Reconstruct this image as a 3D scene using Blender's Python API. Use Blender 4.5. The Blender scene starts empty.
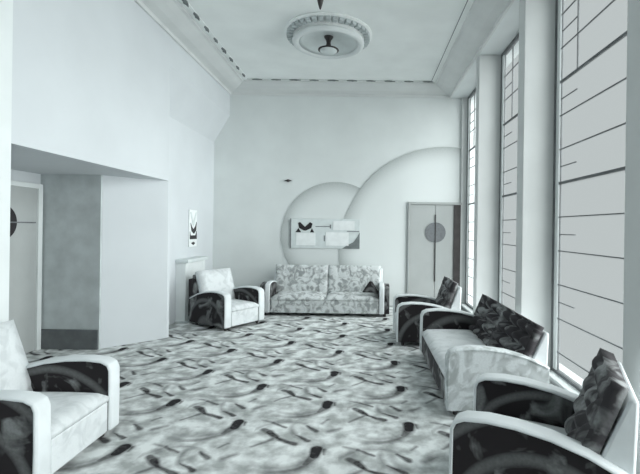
import bpy, bmesh, math, random
from mathutils import Vector, Matrix
random.seed(7)
scene = bpy.context.scene
COL = scene.collection
R = math.radians
PI = math.pi

# ------------------------------------------------------------ camera
cam_d = bpy.data.cameras.new('camera')
cam = bpy.data.objects.new('camera', cam_d); COL.objects.link(cam)
cam_d.sensor_width = 36.0
cam_d.lens = 420.0 / 640.0 * 36.0
cam_d.shift_x = -46.0 / 640.0
cam_d.shift_y = -9.0 / 640.0
cam_d.clip_start = 0.05
cam.matrix_world = (Matrix.Translation((0, 0, 1.65)) @ Matrix.Rotation(R(90), 4, 'X')
                    @ Matrix.Rotation(R(0.8), 4, 'Z'))
scene.camera = cam

# ------------------------------------------------------------ sky, sun, exposure
world = bpy.data.worlds.new('sky'); scene.world = world
world.use_nodes = True
bg = world.node_tree.nodes['Background']
bg.inputs[0].default_value = (0.95, 0.99, 1.0, 1)
bg.inputs[1].default_value = 0.50

sun_d = bpy.data.lights.new('sun', 'SUN'); sun_d.energy = 17.5; sun_d.angle = R(85)
sun_d.color = (1.0, 1.0, 1.0)
sun = bpy.data.objects.new('sun', sun_d); COL.objects.link(sun)
sun.rotation_euler = Vector((-1.0, 0.30, -0.36)).to_track_quat('-Z', 'Y').to_euler()

scene.view_settings.view_transform = 'Standard'
scene.view_settings.look = 'None'
scene.view_settings.gamma = 1
scene.view_settings.exposure = -0.85

# room numbers (metres): camera at the origin, looking along +Y
D = 8.85            # back wall
XL = -2.90          # left wall
XR = 1.75           # inner face of the window piers
XG = 2.12           # glass line
ZB = 4.41           # underside of the beam
ZC = 4.60           # ceiling
YN = -2.2           # rear wall, behind the camera
PIERS = [8.80, 6.62, 4.71, 2.66, 0.75, -1.16]      # front faces, 0.19 thick
WINS = [(6.81, 8.80), (4.90, 6.62), (2.85, 4.71), (0.94, 2.66), (-0.97, 0.75)]
for (a, b) in WINS:                                 # portals: they guide the sky through the openings
    ld = bpy.data.lights.new('window_portal', 'AREA'); ld.shape = 'RECTANGLE'
    ld.size = b - a; ld.size_y = 4.34; ld.cycles.is_portal = True
    lo = bpy.data.objects.new('window_portal', ld); COL.objects.link(lo)
    lo.location = (2.36, (a + b) / 2, 2.24)
    lo.rotation_euler = Vector((-1, 0, 0)).to_track_quat('-Z', 'Z').to_euler()

# ------------------------------------------------------------ node helper
class N:
    """a shader socket with arithmetic"""
    def __init__(s, nt, sock): s.nt = nt; s.s = sock
    def _m(s, op, *a, clamp=False):
        n = s.nt.nodes.new('ShaderNodeMath'); n.operation = op; n.use_clamp = clamp
        for i, v in enumerate((s,) + a):
            if isinstance(v, N): s.nt.links.new(v.s, n.inputs[i])
            else: n.inputs[i].default_value = v
        return N(s.nt, n.outputs[0])
    def __add__(s, o): return s._m('ADD', o)
    def __sub__(s, o): return s._m('SUBTRACT', o)
    def __mul__(s, o): return s._m('MULTIPLY', o)
    def __truediv__(s, o): return s._m('DIVIDE', o)
    __radd__ = __add__; __rmul__ = __mul__
    def __rsub__(s, o): return (s * -1.0) + o
    def floor(s): return s._m('FLOOR')
    def sqrt(s): return s._m('SQRT')
    def abs(s): return s._m('ABSOLUTE')
    def frac(s): return s - s.floor()
    def clamp(s): return s._m('ADD', 0.0, clamp=True)
    def max(s, o): return s._m('MAXIMUM', o)
    def sin(s): return s._m('SINE')

def new_mat(name, rough=0.8):
    m = bpy.data.materials.new(name); m.use_nodes = True
    nt = m.node_tree; b = nt.nodes['Principled BSDF']
    b.inputs['Roughness'].default_value = rough
    b.inputs['Specular IOR Level'].default_value = 0.25
    return m, nt, b

def coords(nt, kind='Object'):
    tc = nt.nodes.new('ShaderNodeTexCoord'); sx = nt.nodes.new('ShaderNodeSeparateXYZ')
    nt.links.new(tc.outputs[kind], sx.inputs[0])
    return tc.outputs[kind], N(nt, sx.outputs[0]), N(nt, sx.outputs[1]), N(nt, sx.outputs[2])

def noise(nt, vec, scale, detail=3, dist=0.0):
    n = nt.nodes.new('ShaderNodeTexNoise'); n.inputs['Scale'].default_value = scale
    n.inputs['Detail'].default_value = detail; n.inputs['Distortion'].default_value = dist
    nt.links.new(vec, n.inputs['Vector'])
    return N(nt, n.outputs['Fac'])

def mixc(nt, fac, a, b, out):
    mx = nt.nodes.new('ShaderNodeMix'); mx.data_type = 'RGBA'
    nt.links.new(fac.s, mx.inputs['Factor'])
    for v, s in ((a, mx.inputs['A']), (b, mx.inputs['B'])):
        if isinstance(v, tuple): s.default_value = (*v, 1)
        else: nt.links.new(v, s)
    if out is not None: nt.links.new(mx.outputs['Result'], out)
    return mx.outputs['Result']

def bump(nt, b, h, strength=0.2, dist=0.01):
    bn = nt.nodes.new('ShaderNodeBump'); bn.inputs['Strength'].default_value = strength
    bn.inputs['Distance'].default_value = dist
    nt.links.new(h.s, bn.inputs['Height']); nt.links.new(bn.outputs[0], b.inputs['Normal'])

def plain(name, c, rough=0.8, scale=14.0, var=0.06, bmp=0.15, metal=0.0):
    m, nt, b = new_mat(name, rough)
    v, x, y, z = coords(nt)
    n = noise(nt, v, scale, 4)
    lo = tuple(max(0, k * (1 - var)) for k in c); hi = tuple(min(1, k * (1 + var)) for k in c)
    mixc(nt, ((n - 0.3) * 2.5).clamp(), lo, hi, b.inputs['Base Color'])
    bump(nt, b, noise(nt, v, scale * 6, 3), bmp, 0.004)
    b.inputs['Metallic'].default_value = metal
    return m

WALL = plain('pale_plaster', (0.72, 0.755, 0.75), 0.85, 1.6, 0.04)
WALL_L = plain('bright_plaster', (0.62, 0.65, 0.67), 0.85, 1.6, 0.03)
CEIL = plain('ceiling_plaster', (0.86, 0.89, 0.88), 0.9, 2.0, 0.04)
WHITE = plain('white_paint', (0.74, 0.775, 0.775), 0.6, 3.0, 0.03)
PIERM = plain('pier_paint', (0.63, 0.65, 0.645), 0.7, 3.0, 0.03)
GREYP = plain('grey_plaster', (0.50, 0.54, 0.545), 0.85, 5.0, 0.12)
SKIRT = plain('grey_skirting_paint', (0.13, 0.14, 0.145), 0.6, 9.0, 0.15)
DARKM = plain('dark_bronze', (0.05, 0.045, 0.045), 0.4, 9.0, 0.2)
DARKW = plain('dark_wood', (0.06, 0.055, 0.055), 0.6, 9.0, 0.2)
LEADM = plain('lead_came', (0.15, 0.16, 0.165), 0.6, 9.0, 0.2)
DOORM = plain('door_paint', (0.40, 0.42, 0.415), 0.6, 3.0, 0.04)
GREYM = plain('grey_plate', (0.17, 0.18, 0.19), 0.5, 20.0, 0.15)
LEAFM = plain('dark_leaf_paint', (0.17, 0.19, 0.19), 0.8, 9.0, 0.2)
TRIMF = plain('pale_hide', (0.72, 0.755, 0.765), 0.55, 7.0, 0.05)
BLACKM = plain('black_enamel', (0.025, 0.022, 0.025), 0.5, 9.0, 0.2)
PALEM = plain('pale_tile', (0.82, 0.85, 0.85), 0.5, 9.0, 0.05)
SILVM = plain('silvered_panel', (0.66, 0.71, 0.71), 0.4, 9.0, 0.05)

def fabric(name, dark, light, cover, scale=5.0, ring=True):
    """moquette: big sweeping swirls over a mottled ground; cover = share of the light colour"""
    m, nt, b = new_mat(name, 0.9)
    v, x, y, z = coords(nt)
    n1 = noise(nt, v, scale, 3, 1.2)
    a = ((n1 - (0.62 - cover * 0.35)) * 6.0).clamp()
    w = nt.nodes.new('ShaderNodeTexWave'); w.wave_type = 'RINGS'; w.rings_direction = 'SPHERICAL'
    w.inputs['Scale'].default_value = scale * 0.45; w.inputs['Distortion'].default_value = 0.50
    w.inputs['Detail'].default_value = 1.5; w.inputs['Detail Scale'].default_value = 1.1
    nt.links.new(v, w.inputs['Vector'])
    s = ((N(nt, w.outputs['Fac']) - 0.72) * 3.0).clamp() * 0.6
    f = a.max(s) if ring else a
    f = f * (noise(nt, v, 60, 2) * 0.7 + 0.6)
    mixc(nt, f.clamp(), dark, light, b.inputs['Base Color'])
    bump(nt, b, noise(nt, v, 180, 2), 0.3, 0.004)
    b.inputs['Sheen Weight'].default_value = 0.05
    return m
F_DARK = fabric('dark_moquette', (0.020, 0.017, 0.019), (0.24, 0.25, 0.25), 0.28, 4.0)
F_PALE = fabric('pale_moquette', (0.42, 0.45, 0.45), (0.74, 0.78, 0.79), 0.6, 5.0)
F_SEAT = fabric('pale_seat_cloth', (0.60, 0.63, 0.64), (0.72, 0.75, 0.76), 0.75, 6.0, False)
F_TUFT = fabric('tufted_moquette', (0.05, 0.046, 0.05), (0.31, 0.32, 0.32), 0.40, 5.0, False)
F_SETT = fabric('leafy_moquette', (0.32, 0.34, 0.34), (0.68, 0.71, 0.71), 0.65, 8.0, False)

# carpet: a half-drop repeat of crescents, forked scrolls and small leaf strokes
def carpet_mat():
    m, nt, b = new_mat('swirl_carpet', 0.95)
    v, x, y, z = coords(nt)
    wob = noise(nt, v, 2.2, 2); wob2 = noise(nt, v, 7.0, 2)
    CX, CY = 0.715, 0.83
    x0 = x + (wob - 0.5) * 0.06
    y0 = y + (wob2 - 0.5) * 0.05
    u = (x0 + 0.335 + 0.545) / CX
    col = u.floor()
    px = u.frac() * CX - 0.545
    t = (y0 - 3.92 + 0.30 + col * (CY / 2)) / CY
    py = t.frac() * CY - 0.30
    def seg(ax, ay, bx, by, w0, w1, soft=0.024):
        dx, dy = bx - ax, by - ay; L2 = dx * dx + dy * dy
        h = (((px - ax) * dx + (py - ay) * dy) / L2).clamp()
        ex = px - ax - h * dx; ey = py - ay - h * dy
        d = (ex * ex + ey * ey).sqrt()
        return (((h * (w1 - w0) + w0) - d) / soft + 0.5).clamp()
    def arc(cx, cy, r, shift, w, soft=0.03):
        """crescent between two circles"""
        ax = px - cx; ay = py - cy
        d1 = (ax * ax + ay * ay).sqrt()
        bx = px - (cx + shift[0]); by = py - (cy + shift[1])
        d2 = (bx * bx + by * by).sqrt()
        return (((r - d1) / soft).clamp()) * (((d2 - (r - w)) / soft).clamp())
    dark = None
    def add(mk, k=1.0):
        nonlocal dark
        mk = mk * k if k != 1.0 else mk
        dark = mk if dark is None else dark.max(mk)
    add(arc(-0.30, 0.20, 0.30, (0.02, -0.08), 0.0, 0.04), 0.45)
    add(arc(-0.05, 0.36, 0.24, (0.07, 0.03), 0.0, 0.04), 0.5)
    add(seg(0.0, 0.03, -0.01, -0.06, 0.0486, 0.0405), 1.0)
    add(seg(0.055, 0.03, 0.06, -0.03, 0.0162, 0.0081), 0.75)
    add(seg(-0.01, -0.06, -0.06, -0.16, 0.0459, 0.0297, 0.03), 0.75)
    add(arc(-0.27, 0.02, 0.34, (-0.06, 0.09), 0.0, 0.06), 0.8)
    add(seg(-0.06, -0.16, -0.17, -0.25, 0.0297, 0.0135, 0.05), 0.5)
    add(seg(-0.17, -0.25, -0.30, -0.28, 0.0162, 0.0054, 0.06), 0.35)
    add(seg(-0.47, 0.32, -0.42, 0.28, 0.0297, 0.0351), 0.75)
    add(seg(-0.42, 0.28, -0.35, 0.19, 0.0324, 0.0189), 0.9)
    add(seg(-0.35, 0.19, -0.19, 0.106, 0.0162, 0.027), 0.85)
    add(seg(-0.50, 0.06, -0.36, 0.20, 0.0108, 0.0189), 0.6)
    add(seg(-0.52, 0.49, -0.42, 0.45, 0.0081, 0.0189), 0.5)
    add(seg(-0.42, 0.45, -0.30, 0.37, 0.0189, 0.0135), 0.75)
    add(seg(-0.21, 0.24, -0.09, 0.155, 0.0081, 0.0243), 0.85)
    add(seg(-0.13, 0.39, -0.05, 0.31, 0.0135, 0.0243), 0.8)
    add(seg(0.025, 0.51, -0.02, 0.45, 0.0135, 0.0081), 0.6)
    add(seg(0.06, 0.30, 0.14, 0.36, 0.027, 0.0162, 0.04), 0.6)
    add(arc(-0.24, 0.0, 0.27, (-0.05, 0.07), 0.03, 0.05), 0.42)
    add(arc(0.0, 0.33, 0.20, (0.05, 0.05), 0.02, 0.05), 0.30)
    add(arc(-0.30, 0.32, 0.20, (0.05, -0.06), 0.02, 0.05), 0.34)
    tone = dark * (noise(nt, v, 22, 2) * 0.5 + 0.78)
    ground = mixc(nt, ((noise(nt, v, 6.5, 4) - 0.38) * 4).clamp(), (0.40, 0.42, 0.415), (0.80, 0.83, 0.825), None)
    mixc(nt, tone.clamp(), ground, (0.030, 0.028, 0.030), b.inputs['Base Color'])
    bump(nt, b, noise(nt, v, 240, 2), 0.5, 0.006)
    b.inputs['Specular IOR Level'].default_value = 0.05
    return m
CARPET = carpet_mat()

def glass_mat():
    m = bpy.data.materials.new('obscured_glass'); m.use_nodes = True
    nt = m.node_tree; nt.nodes.clear()
    out = nt.nodes.new('ShaderNodeOutputMaterial')
    tr = nt.nodes.new('ShaderNodeBsdfTransparent'); tr.inputs[0].default_value = (0.93, 0.96, 0.96, 1)
    tl = nt.nodes.new('ShaderNodeBsdfTranslucent'); tl.inputs[0].default_value = (0.9, 0.94, 0.94, 1)
    mx = nt.nodes.new('ShaderNodeMixShader'); mx.inputs[0].default_value = 0.06
    nt.links.new(tr.outputs[0], mx.inputs[1]); nt.links.new(tl.outputs[0], mx.inputs[2])
    nt.links.new(mx.outputs[0], out.inputs[0])
    return m
GLASS = glass_mat()

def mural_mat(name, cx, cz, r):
    """plaster shape: darker grey along its rim, fading inward to the wall tone"""
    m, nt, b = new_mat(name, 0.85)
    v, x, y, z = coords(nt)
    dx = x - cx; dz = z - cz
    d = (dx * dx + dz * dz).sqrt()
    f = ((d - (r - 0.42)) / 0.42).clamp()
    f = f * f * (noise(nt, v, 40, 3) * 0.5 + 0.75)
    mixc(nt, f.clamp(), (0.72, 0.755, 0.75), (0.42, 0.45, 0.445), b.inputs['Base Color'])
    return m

# ------------------------------------------------------------ object helpers
def tag(o, label=None, cat=None, group=None, kind=None):
    if label: o['label'] = label
    if cat: o['category'] = cat
    if group: o['group'] = group
    if kind: o['kind'] = kind
    return o

def empty(name, loc=(0, 0, 0), rz=0.0, label=None, cat=None, group=None, kind=None):
    o = bpy.data.objects.new(name, None); COL.objects.link(o)
    o.empty_display_size = 0.1
    o.location = loc; o.rotation_euler = (0, 0, rz)
    return tag(o, label, cat, group, kind)

def link(name, bm, mat, parent=None, smooth=False, bevel=0.0, seg=2, sub=0):
    bmesh.ops.recalc_face_normals(bm, faces=bm.faces)
    me = bpy.data.meshes.new(name); bm.to_mesh(me); bm.free()
    if smooth:
        for p in me.polygons: p.use_smooth = True
    me.materials.append(mat)
    o = bpy.data.objects.new(name, me); COL.objects.link(o)
    if parent is not None: o.parent = parent
    if bevel:
        md = o.modifiers.new('bevel', 'BEVEL'); md.width = bevel; md.segments = seg
        md.limit_method = 'ANGLE'; md.angle_limit = R(35); md.harden_normals = False
        for p in me.polygons: p.use_smooth = True
        try: me.set_sharp_from_angle(angle=R(50))
        except Exception: pass
    if sub:
        md = o.modifiers.new('sub', 'SUBSURF'); md.levels = sub; md.render_levels = sub
    return o

def box(bm, x0, x1, y0, y1, z0, z1):
    vs = [bm.verts.new((x, y, z)) for x in (x0, x1) for y in (y0, y1) for z in (z0, z1)]
    for f in ((0, 1, 3, 2), (4, 6, 7, 5), (0, 4, 5, 1), (2, 3, 7, 6), (0, 2, 6, 4), (1, 5, 7, 3)):
        bm.faces.new([vs[i] for i in f])

def B(*boxes):
    bm = bmesh.new()
    for b in boxes: box(bm, *b)
    return bm

def prism(bm, pts, axis, a, b):
    """pts polygon in the plane normal to axis ('x': (y,z), 'y': (x,z), 'z': (x,y))"""
    def mk(p, t):
        return {'x': (t, p[0], p[1]), 'y': (p[0], t, p[1]), 'z': (p[0], p[1], t)}[axis]
    v0 = [bm.verts.new(mk(p, a)) for p in pts]; v1 = [bm.verts.new(mk(p, b)) for p in pts]
    n = len(pts)
    bm.faces.new(v0); bm.faces.new(v1[::-1])
    for i in range(n):
        bm.faces.new((v0[i], v0[(i + 1) % n], v1[(i + 1) % n], v1[i]))
    return bm

def lathe(bm, prof, n=48, c=(0, 0, 0)):
    rings = []
    for r, z in prof:
        if r < 1e-5: rings.append([bm.verts.new((c[0], c[1], c[2] + z))])
        else: rings.append([bm.verts.new((c[0] + r * math.cos(2 * PI * i / n), c[1] + r * math.sin(2 * PI * i / n), c[2] + z)) for i in range(n)])
    for a, b in zip(rings, rings[1:]):
        for i in range(n):
            j = (i + 1) % n
            if len(a) == 1 and len(b) == 1: continue
            if len(a) == 1: bm.faces.new((a[0], b[i], b[j]))
            elif len(b) == 1: bm.faces.new((a[i], b[0], a[j]))
            else: bm.faces.new((a[i], b[i], b[j], a[j]))
    return bm

def sweep(bm, path, w0, w1, t):
    """flat strip (y from w0 to w1) of thickness t following a path in x,z; path on the outer side"""
    n = len(path); rings = []
    for i, (x, z) in enumerate(path):
        a = path[max(0, i - 1)]; c = path[min(n - 1, i + 1)]
        tx, tz = c[0] - a[0], c[1] - a[1]; L = math.hypot(tx, tz); nx, nz = -tz / L, tx / L
        rings.append([bm.verts.new(p) for p in ((x, w0, z), (x, w1, z), (x + nx * t, w1 - .012, z + nz * t), (x + nx * t, w0 + .012, z + nz * t))])
    bm.faces.new(rings[0]); bm.faces.new(rings[-1][::-1])
    for a, b in zip(rings, rings[1:]):
        for i in range(4):
            bm.faces.new((a[i], a[(i + 1) % 4], b[(i + 1) % 4], b[i]))
    return bm

def pad(bm, o, U, V, W, nu, nv, bulge, res=6, crown=0.0, r=0.05):
    """upholstered block: o corner, U, V edge vectors of the face, W thickness vector; the face is puffed in nu x nv tufts"""
    o, U, V, W = map(Vector, (o, U, V, W)); n = W.normalized()
    A, Bn = nu * res, nv * res
    lu, lv = U.length, V.length
    front = []; back = []
    for i in range(A + 1):
        fr = []; br = []
        for j in range(Bn + 1):
            u, v = i / A, j / Bn
            p = abs(math.sin(PI * u * nu)) ** 0.8 * abs(math.sin(PI * v * nv)) ** 0.8
            e = min(u * lu, (1 - u) * lu, v * lv, (1 - v) * lv)
            q = min(1.0, e / r); rim = r * (1 - math.sqrt(max(0, 1 - (1 - q) ** 2)))
            cr = crown * (1 - (2 * u - 1) ** 2) * (1 - (2 * v - 1) ** 2)
            fr.append(bm.verts.new(o + U * u + V * v + W + n * (bulge * (p - 1) * (0 if q < 0.2 else 1) + cr - rim * 0.8)))
            br.append(bm.verts.new(o + U * u + V * v))
        front.append(fr); back.append(br)
    for i in range(A):
        for j in range(Bn):
            bm.faces.new((front[i][j], front[i + 1][j], front[i + 1][j + 1], front[i][j + 1]))
            bm.faces.new((back[i][j], back[i][j + 1], back[i + 1][j + 1], back[i + 1][j]))
    for i in range(A):
        bm.faces.new((front[i][0], back[i][0], back[i + 1][0], front[i + 1][0]))
        bm.faces.new((front[i][Bn], front[i + 1][Bn], back[i + 1][Bn], back[i][Bn]))
    for j in range(Bn):
        bm.faces.new((front[0][j], front[0][j + 1], back[0][j + 1], back[0][j]))
        bm.faces.new((front[A][j], back[A][j], back[A][j + 1], front[A][j + 1]))
    return bm

def copy_tree(o, parent=None):
    c = o.copy(); COL.objects.link(c)
    if parent is not None: c.parent = parent
    for ch in list(o.children): copy_tree(ch, c)
    return c

def structure(name, bm, mat, **k):
    return tag(link(name, bm, mat, **k), kind='structure')

# ------------------------------------------------------------ the setting
structure('floor', B((-5.0, 2.14, YN - .1, D + .1, -0.12, 0)), CARPET)
structure('ceiling', B((-5.0, 2.5, YN - .1, D + .1, ZC, ZC + .15)), CEIL)
structure('wall_back', B((-5.0, 2.5, D, D + .2, 0, ZC)), WALL)
structure('wall_rear', B((-5.0, 2.5, YN - .2, YN, 0, ZC)), WALL)
# left wall: solid behind the camera, lintel over the alcove, shallow recess by the fireplace
bm = B((-5.0, XL, YN, 3.39, 0, ZC), (-4.5, XL, 3.39, 6.15, 2.30, ZC),
       (-4.5, XL - .32, 6.15, D, 0, ZC), (XL - .32, XL, 6.15, D, 4.02, ZC))
prism(bm, [(XL, 4.02), (XL, 3.98), (XL - .32, 3.42), (XL - .32, 4.02)], 'y', 6.15, D)
prism(bm, [(-3.50, 5.57), (XL, 6.15), (XL, 6.22), (-4.5, 6.22), (-4.5, 5.57)], 'z', 0, 2.30)
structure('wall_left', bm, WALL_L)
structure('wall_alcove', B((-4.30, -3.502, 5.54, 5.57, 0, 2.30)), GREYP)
structure('wall_alcove_side', B((-4.5, -4.30, 3.39, 5.57, 0, 2.30)), WALL_L)
structure('baseboard_alcove', B((-4.26, -3.505, 5.515, 5.54, 0, 0.26)), SKIRT, bevel=.006)
structure('trim_1', B((XL, XL + .025, 3.15, 3.392, 0, ZB)), WHITE)                 # pilaster before the alcove
# right wall
bm = B((XR, 2.35, YN, D, ZB, ZC), (2.04, 2.35, YN, D, -0.12, 0.06))
structure('wall_right', bm, WHITE)
structure('wall_rear_right', B((XR, 2.35, YN, -0.97, 0.06, ZB)), WHITE)
k = 2
for y in PIERS[1:5]:
    structure('trim_%d' % k, B((XR, 2.16, y, y + .19, 0, ZB)), PIERM, bevel=.008); k += 1
structure('trim_%d' % k, B((1.98, 2.16, D - .06, D, 0, ZB)), PIERM); k += 1
structure('trim_%d' % k, B((1.985, 2.20, YN, D - .06, 0.06, 0.095)), WHITE, bevel=.008); k += 1   # sill board

def window(i, y0, y1):
    t = empty('window_%d' % i, (0, 0, 0), kind='structure')
    z0, z1 = .095, ZB
    fr = bmesh.new()
    for a, b, c, d in ((y0, y0 + .035, z0, z1), (y1 - .035, y1, z0, z1), (y0 + .035, y1 - .035, z0, z0 + .03), (y0 + .035, y1 - .035, z1 - .045, z1)):
        box(fr, XG - .03, XG + .03, a, b, c, d)
    link('window_frame', fr, LEADM, t)
    fi = bmesh.new()
    for a, b, c, d in ((y0 + .035, y0 + .10, z0 + .03, z1 - .045), (y1 - .10, y1 - .035, z0 + .03, z1 - .045)):
        box(fi, XG - .02, XG + .02, a, b, c, d)
    link('inner_frame', fi, WHITE, t)
    a, b = y0 + .10, y1 - .10
    link('glass', B((XG - .003, XG + .003, a, b, z0 + .03, z1 - .045)), GLASS, t)
    cm = bmesh.new()
    def came(ya, yb, z, w, s=.010):
        box(cm, XG - s, XG + s, ya, yb, z - w / 2, z + w / 2)
    zr = 1.65 + .52
    for kk in range(-5, 7):
        z = zr + .37 * kk
        if z0 + .05 < z < z1 - .1:
            came(a, b, z, .026 if kk in (0, 3) else .010, .012 if kk in (0, 3) else .007)
    far = b
    box(cm, XG - .010, XG + .010, b - .028, b - .018, z0 + .03, z1 - .045)
    box(cm, XG - .010, XG + .010, a + .016, a + .03, z0 + .03, z1 - .045)
    for kk in range(-5, 6, 2):
        z = zr - .19 + .37 * kk - .0
        if z0 + .05 < z < z1 - .1: came(b - .36, b - .03, z, .008, .007)
    if z1 > zr + 1.11:
        box(cm, XG - .009, XG + .009, b - .37, b - .357, zr + 1.11, z1 - .045)
        box(cm, XG - .009, XG + .009, a + .357, a + .37, zr + 1.11, z1 - .045)
    # little scrolled flower in the upper light
    cy, cz = b - .98, zr + 1.70
    for (oy, oz, rr) in ((0, 0, .055), (-.07, .07, .04), (.05, -.08, .035), (-.12, 0, .03)):
        for s in range(14):
            a0 = 2 * PI * s / 14; a1 = 2 * PI * (s + 1) / 14
            p = [(cy + oy + q * math.cos(w), cz + oz + q * math.sin(w)) for q, w in ((rr, a0), (rr, a1), (rr - .014, a1), (rr - .014, a0))]
            prism(cm, p, 'x', XG - .008, XG + .008)
    link('glazing_bar', cm, LEADM, t)
for i, (a, b) in enumerate(WINS): window(i + 1, a, b)

# cornice: a cove swept round the three walls, with a row of little leaves
prof = [(0, ZB), (.03, ZB), (.035, ZB + .05), (.06, ZB + .055), (.16, ZB + .075), (.27, ZB + .115), (.35, ZB + .16), (.39, ZB + .165), (.40, ZC), (0, ZC)]
bm = bmesh.new(); rings = []
for cor in ((XL, YN, 1, 0), (XL, D, 1, -1), (XR, D, -1, -1), (XR, YN, -1, 0)):
    rings.append([bm.verts.new((cor[0] + cor[2] * d, cor[1] + cor[3] * d, z)) for d, z in prof])
for a, b in zip(rings, rings[1:]):
    for i in range(len(prof)):
        j = (i + 1) % len(prof); bm.faces.new((a[i], a[j], b[j], b[i]))
bm.faces.new(rings[0]); bm.faces.new(rings[-1][::-1])
CRN = plain('cove_paint', (0.68, 0.70, 0.695), 0.85, 2.0, 0.05)
structure('trim_9', bm, CRN)
# border strip on the flat of the ceiling, inside the cove
e = .46
bs = empty('trim_10', kind='structure')
link('border_band', B((XL + e, XR - e, D - e - .05, D - e, ZC - .014, ZC - .001), (XL + e, XL + e + .05, YN, D - e - .05, ZC - .014, ZC - .001),
                      (XR - e - .05, XR - e, YN, D - e - .05, ZC - .014, ZC - .001)), CEIL, bs)
link('border_line', B((XL + e + .03, XR - e - .03, D - e - .034, D - e - .024, ZC - .017, ZC - .0141), (XR - e - .034, XR - e - .022, YN, D - e - .034, ZC - .017, ZC - .0141)), GREYM, bs)
def leaf_bm():
    bm = bmesh.new()
    prism(bm, [(-.11, -.012), (-.05, -.028), (.02, -.035), (.09, -.014), (.13, .004), (.07, .012), (.03, .030), (-.02, .014), (-.07, .016)], 'z', -.016, 0)
    return bm
leaf0 = None
def leaf(x, y, rz):
    global leaf0
    if leaf0 is None:
        leaf0 = link('leaf_ornament', leaf_bm(), LEAFM, bs); o = leaf0
    else:
        o = leaf0.copy(); COL.objects.link(o)
    o.location = (x, y, ZC - .014); o.rotation_euler = (0, 0, rz)
    s = random.uniform(.75, 1.05); o.scale = (s, s, 1)
n = 10
for i in range(n): leaf(XL + e + .22 + i * .378, D - e - .025, 0)
y = D - e - .25
while y > 4.6:
    leaf(XL + e + .025, y, R(90)); y -= .378

# ------------------------------------------------------------ doors
d = empty('door_1', (0, 0, 0), kind='structure')
y0 = D - .045
link('door_frame', B((.88, .93, y0 - .02, D, 0, 2.16), (.88, 2.0, y0 - .02, D, 2.16, 2.21)), DOORM, d, bevel=.004)
la = link('leaf', B((.935, 1.448, y0, D - .002, 0.01, 2.155)), DOORM, d)
lb = link('leaf', B((1.458, 1.84, y0, D - .002, 0.01, 2.155)), DOORM, d)
tag(link('shade_strip', B((1.842, 1.978, y0 - .02, D, 0, 2.158)), DARKW, d), 'dark strip for the shade beside the right leaf')  # dark colour stands in for the shade beside the doors
def half_disc(cx, cz, r, a0, a1, axis, p, q):
    bm = bmesh.new(); pts = [(cx + r * math.cos(a0 + (a1 - a0) * i / 20), cz + r * math.sin(a0 + (a1 - a0) * i / 20)) for i in range(21)]
    return prism(bm, pts, axis, p, q)
link('push_plate', half_disc(1.448, 1.577, .21, R(90), R(270), 'y', y0 - .012, y0), GREYM, la)
link('push_plate', half_disc(1.460, 1.577, .21, R(-90), R(90), 'y', y0 - .012, y0), GREYM, lb)
link('closing_strip', B((1.446, 1.462, y0 - .02, y0 + .0, .55, 1.95)), DARKM, d)

d = empty('door_2', (0, 0, 0), kind='structure')
x0 = -4.30
la = link('leaf', B((x0, x0 + .04, 4.902, 5.44, 0.01, 2.10)), DOORM, d)
lb = link('leaf', B((x0, x0 + .04, 4.36, 4.898, 0.01, 2.10)), DOORM, d)
link('door_frame', B((x0, x0 + .06, 5.44, 5.51, 0, 2.16), (x0, x0 + .06, 4.29, 4.36, 0, 2.16), (x0, x0 + .06, 4.36, 5.44, 2.10, 2.16)), WALL, d, bevel=.004)
link('push_plate', half_disc(4.902, 1.66, .21, R(-90), R(90), 'x', x0 + .04, x0 + .052), BLACKM, la)
link('push_plate', half_disc(4.898, 1.66, .21, R(90), R(270), 'x', x0 + .04, x0 + .052), BLACKM, lb)
link('push_rail', B((x0 + .04, x0 + .056, 4.95, 5.40, 1.652, 1.668)), GREYM, la)

# ------------------------------------------------------------ mural on the back wall
mu = empty('wall_mural', (-.6, D, 0), 0, 'pale grey mural of overlapping round cloud shapes on end wall', 'mural')
def clipped_disc(cx, cz, r, x_min, x_max, z_min, y0, y1, n=90):
    bm = bmesh.new(); pts = []
    for i in range(n):
        a = 2 * PI * i / n
        x = min(x_max, max(x_min, cx + r * math.cos(a))); z = max(z_min, cz + r * math.sin(a))
        if not pts or (abs(pts[-1][0] - x) + abs(pts[-1][1] - z)) > 1e-4: pts.append((x, z))
    return prism(bm, pts, 'y', y0, y1)
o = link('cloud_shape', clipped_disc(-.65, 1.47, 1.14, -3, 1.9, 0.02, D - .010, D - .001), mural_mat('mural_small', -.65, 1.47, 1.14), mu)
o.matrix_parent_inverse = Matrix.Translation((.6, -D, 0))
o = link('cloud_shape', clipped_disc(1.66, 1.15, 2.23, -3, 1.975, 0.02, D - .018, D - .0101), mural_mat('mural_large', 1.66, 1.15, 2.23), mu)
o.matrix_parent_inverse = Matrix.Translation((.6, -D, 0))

# abstract panel over the settee (local: x along the wall, z up, front faces -y)
def motif(parent, s=1.0):
    """black M of two leaning strokes with a foot each side"""
    bm = bmesh.new()
    for pts in ([(-.14, .13), (-.10, .15), (0, .055), (.10, .15), (.15, .12), (.125, .03), (.02, -.02), (-.02, -.02), (-.115, .03)],
                [(-.19, -.055), (-.13, .03), (-.075, -.055)], [(.10, -.055), (.14, .03), (.185, -.055)]):
        prism(bm, [(p[0] * s, p[1] * s) for p in pts], 'y', -.006, 0)
    return link('chevron_motif', bm, BLACKM, parent)
p = empty('wall_panel', (-.86, D - .019, 1.52), 0, 'long pale decorative panel with black chevron motif above the settee', 'wall panel')
link('backboard', B((-.73, .73, -.02, 0, -.31, .31)), SILVM, p, bevel=.004)
link('border_strip', B((-.73, -.71, -.026, -.02, -.31, .31)), GREYM, p)
mo = motif(p, 1.05); mo.location = (-.42, -.020, .08)
link('pale_tile', B((-.60, -.20, -.027, -.02, -.25, .005)), PALEM, p)
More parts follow.
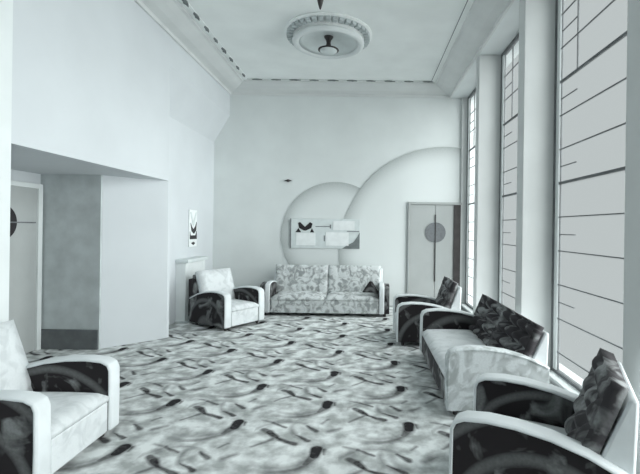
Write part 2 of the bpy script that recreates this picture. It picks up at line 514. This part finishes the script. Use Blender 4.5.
link('pale_tile', B((.17, .62, -.027, -.02, .08, .27)), PALEM, p)
link('pale_tile', B((.02, .50, -.027, -.02, -.25, .03)), PALEM, p)
link('line_inlay', B((-.20, .11, -.026, -.02, .14, .155), (.10, .125, -.026, -.02, .11, .19), (.46, .72, -.026, -.02, .045, .06), (-.02, .0, -.026, -.02, -.16, -.04)), GREYM, p)
bm = bmesh.new(); prism(bm, [(.73, -.31), (.73, .04), (.68, -.06), (.60, -.17), (.48, -.23), (.36, -.31)], 'y', -.026, -.02)
link('corner_wedge', bm, LEAFM, p)
# small dark wall bracket left of the mural
p = empty('wall_bracket', (-1.65, D - .001, 2.62), 0, 'small dark metal bracket high on the end wall, left of the mural', 'bracket')
bm = bmesh.new(); lathe(bm, [(0, -.03), (.03, -.02), (.035, 0), (.03, .02), (0, .03)], 12, (0, -.035, 0))
link('boss', bm, DARKM, p, smooth=True)
bm = bmesh.new(); prism(bm, [(-.09, -.004), (0, .03), (.085, .0), (0, -.014)], 'y', -.03, 0)
link('wing', bm, DARKM, p)

# framed chevron picture over the mantel, on the recess wall
p = empty('wall_picture', (XL - .319, 7.78, 1.60), R(90), 'narrow pale picture with black chevrons on wall above the fireplace', 'picture')
link('backboard', B((-.17, .17, -.02, 0, -.34, .34)), PALEM, p, bevel=.004)
bm = bmesh.new()
prism(bm, [(-.13, .10), (-.07, .03), (0, -.02), (.09, .04), (.14, .12), (.12, -.04), (.02, -.10), (-.08, -.05)], 'y', -.028, -.02)
prism(bm, [(-.15, -.06), (-.13, -.13), (.10, -.13), (.14, -.05), (.15, -.20), (-.15, -.20)], 'y', -.028, -.02)
prism(bm, [(-.09, -.27), (0, -.25), (.08, -.275), (0, -.31)], 'y', -.028, -.02)
link('chevron_motif', bm, BLACKM, p)
bm = bmesh.new(); prism(bm, [(-.15, .30), (-.10, .30), (0, .12), (.10, .30), (.15, .30), (.02, .05), (-.02, .05)], 'y', -.026, -.02)
link('pale_chevron', bm, SILVM, p)

# ------------------------------------------------------------ fireplace
fx = XL - .32
p = empty('fireplace', (fx + .001, 7.56, 0), 0, 'pale painted fireplace with plain mantelshelf in the left wall recess', 'fireplace')
bm = B((0, .17, -.43, -.30, 0, 1.01), (0, .17, .30, .43, 0, 1.01), (0, .17, -.30, .30, .72, 1.01))
link('surround', bm, WHITE, p, bevel=.006)
link('mantelshelf', B((0, .22, -.46, .46, 1.01, 1.07)), SILVM, p, bevel=.008)
tag(link('firebox', B((0, .02, -.30, .30, .02, .72)), BLACKM, p), 'black firebox opening')
link('hearth', B((.0, .24, -.46, .46, 0, .02)), GREYP, p)
bm = bmesh.new()
for i in range(7): box(bm, .04, .055, -.21 + i * .07, -.20 + i * .07, .02, .36)
box(bm, .035, .06, -.25, .25, .34, .37); box(bm, .035, .06, -.25, .25, .06, .08)
link('grate', bm, DARKM, p)

# ------------------------------------------------------------ ceiling lights
p = empty('ceiling_light', (-.61, 6.40, ZC), 0, 'round plaster ceiling light with fluted rim, shallow bowl and dark drop finial', 'ceiling light')
bm = bmesh.new(); lathe(bm, [(0, 0), (.66, 0), (.665, -.02), (.64, -.035), (.55, -.045), (.50, -.10), (.44, -.10), (.42, -.02), (0, -.02)], 64)
link('ceiling_rose', bm, CEIL, p)
# dentil blocks: one moulded ring
bm = bmesh.new()
ND = 40
for i in range(ND):
    a0 = 2 * PI * (i + .14) / ND; a1 = 2 * PI * (i + .86) / ND
    pts = [(r * math.cos(a), r * math.sin(a)) for r, a in ((.545, a0), (.63, a0), (.63, a1), (.545, a1))]
    prism(bm, pts, 'z', -.085, -.03)
link('dentil_ring', bm, GREYP, p, bevel=.006)
bm = bmesh.new(); lathe(bm, [(.36, -.10), (.50, -.10), (.545, -.13), (.54, -.165), (.50, -.185), (.46, -.17), (.43, -.13), (.36, -.10)], 64)
link('bowl_rim', bm, WHITE, p, smooth=True)
bm = bmesh.new(); lathe(bm, [(0, -.022), (.40, -.03), (.44, -.12), (.45, -.155), (.40, -.12), (.28, -.07), (.12, -.045), (0, -.04)], 64)
link('bowl', bm, SILVM, p, smooth=True)
bm = bmesh.new(); lathe(bm, [(0, -.04), (.07, -.045), (.065, -.06), (.04, -.10), (.032, -.14), (.04, -.18), (.07, -.215), (.12, -.235), (.155, -.24), (.160, -.25), (.0, -.255)], 24)
link('stem', bm, DARKM, p, smooth=True)
bm = bmesh.new(); lathe(bm, [(0, -.257), (.10, -.256), (.130, -.254), (.13, -.265), (.08, -.28), (0, -.285)], 32)
link('drop_dish', bm, SILVM, p, smooth=True)

p = empty('pendant_finial', (-.465, 4.0, ZC), 0, 'thin dark hanging rod with pointed finial at top edge of view', 'pendant')
bm = bmesh.new(); lathe(bm, [(0, 0), (.05, 0), (.045, -.03), (.012, -.05), (.012, -.72), (.03, -.74), (.034, -.77), (.02, -.83), (.008, -.87), (0, -.88)], 16)
link('rod', bm, DARKM, p, smooth=True)

# ------------------------------------------------------------ seating.  Local: front +X, width along Y, origin on the floor
ARM = [(.45, .06), (.453, .30), (.45, .52), (.436, .556), (.39, .579), (.27, .592), (.12, .588), (-.05, .565), (-.22, .52), (-.36, .46), (-.42, .43)]

def seat_unit(name, loc, rz, W, label, cat, group=None, side=F_DARK, inner=None, back=F_SEAT, seat=F_SEAT, front=F_SEAT,
              hull=None, side2=None, half_trim=False, backs=1, seats=1, tuft=(4, 3), bulge=.018, top=.86, aw=.13, facing=None, armfront=None, cushion_front=True, lean=.20, sd=.0):
    t = empty(name, loc, rz, label, cat, group)
    h = W / 2
    for s in (-1, 1):
        ya, yb = (h - aw, h) if s > 0 else (-h, -h + aw)
        bm = bmesh.new(); pts = [(x, z) for x, z in ARM] + [(-.42, .06)]
        prism(bm, pts, 'y', ya + .008, yb - .008)
        arm = link('arm', bm, side if s > 0 or side2 is None else side2, t, bevel=.004, seg=1)
        ta, tb = ya - .004, yb + .004
        if half_trim: ta, tb = (ta, ya + aw * .5) if s > 0 else (yb - aw * .5, tb)
        bm = bmesh.new(); sweep(bm, [(x + .0005, z) for x, z in ARM][::-1], ta, tb, .022)
        link('arm_trim', bm, TRIMF if armfront is None or (side2 and s < 0) else armfront, arm, bevel=.010, seg=2)
    link('base', B((-.40, .462, -h + aw + .006, h - aw - .006, .06, .295)), front, t, bevel=.015)
    n = seats; w = (W - 2 * aw) / n
    for i in range(n):
        y0 = -h + aw + i * w + .004
        bm = bmesh.new(); pad(bm, (-.20, y0, .295), (.665, 0, 0), (0, w - .008, 0), (0, 0, .075), 1, 1, .0, res=12, crown=.03, r=.05)
        link('seat_cushion', bm, seat, t, smooth=True)
    # back: reclined block, tufted face towards +X
    n = backs; w = (W - 2 * aw + .10) / n
    bx0 = -.20; lz = top - .30
    body = bmesh.new()
    prism(body, [(-.40, .30), (-.20, .30), (-.20 - lean, top - .05), (-.215 - lean, top - .03), (-.245 - lean, top - .04), (-.43, .32)], 'y', -h + aw * .55, h - aw * .55)
    bk = link('backrest', body, hull or TRIMF, t, bevel=.015)
    for i in range(n):
        y0 = -h + aw - .04 + i * w + .004
        bm = bmesh.new()
        U = Vector((0, w - .008, 0)); V = Vector((-lean, 0, lz)); n_ = Vector((lz, 0, lean)).normalized()
        pad(bm, (-.20, y0 - .005, .31), U, V, n_ * .11, tuft[0], tuft[1], bulge, res=6, r=.035)
        link('back_cushion', bm, back, t, smooth=True)
    for sx in (-.34, .38):
        for sy in (-h + .09, h - .09):
            bm = bmesh.new(); lathe(bm, [(0, 0), (.022, 0), (.03, .06), (0, .06)], 12, (sx, sy, 0))
            link('foot', bm, DARKW, t)
    return t

seat_unit('armchair', (-2.42, 2.93, 0), 0, .86, 'pale armchair with dark arm panels in near left corner by the pilaster', 'armchair',
          'armchairs around the lounge', tuft=(1, 1), bulge=0)
seat_unit('armchair', (-2.34, 7.10, 0), R(-32), .84, 'pale armchair with dark arm panels angled before the fireplace', 'armchair',
          'armchairs around the lounge', tuft=(1, 1), bulge=0, hull=F_DARK)
seat_unit('armchair', (1.09, 2.55, 0), PI - R(25), .84, 'armchair in near right corner with dark swirled arm and dark buttoned back', 'armchair',
          'armchairs around the lounge', back=F_TUFT, tuft=(3, 4), bulge=.055, top=.86)
seat_unit('armchair', (.92, 6.28, 0), PI, .84, 'armchair with dark sides between the window sofa and the double doors', 'armchair',
          'armchairs around the lounge', back=F_TUFT, tuft=(3, 4), bulge=.055, top=.87)
seat_unit('sofa', (1.20, 4.60, 0), PI, 1.88, 'pale sofa with dark buttoned back along the window wall', 'sofa', side=F_PALE, side2=F_DARK, armfront=F_PALE,
          back=F_TUFT, front=F_TUFT, seats=2, backs=2, tuft=(4, 4), bulge=.10, top=.775)  # front in the dark cloth: its backlit shade is put into the colour
seat_unit('settee', (-.75, 8.22, 0), -PI / 2, 2.42, 'wide leafy-patterned settee against the end wall below the panel', 'settee', side=F_DARK,
          back=F_SETT, seat=F_SETT, front=F_SETT, seats=2, backs=2, tuft=(5, 2), bulge=.012, top=.86, aw=.20, lean=.14, half_trim=True)
bm = bmesh.new()
prism(bm, [(-.16, 0), (.16, 0), (.13, .05), (.03, .21), (-.02, .21), (-.12, .06)], 'y', -.05, .05)
tag(link('cushion', bm, F_DARK, bevel=.03, seg=3), 'small dark cushion propped at the right arm of the settee', 'cushion')
c = bpy.data.objects[[o.name for o in bpy.data.objects if o.name.startswith('cushion')][0]]
c.location = (.10, 7.86, .445); c.rotation_euler = (R(-12), 0, 0)
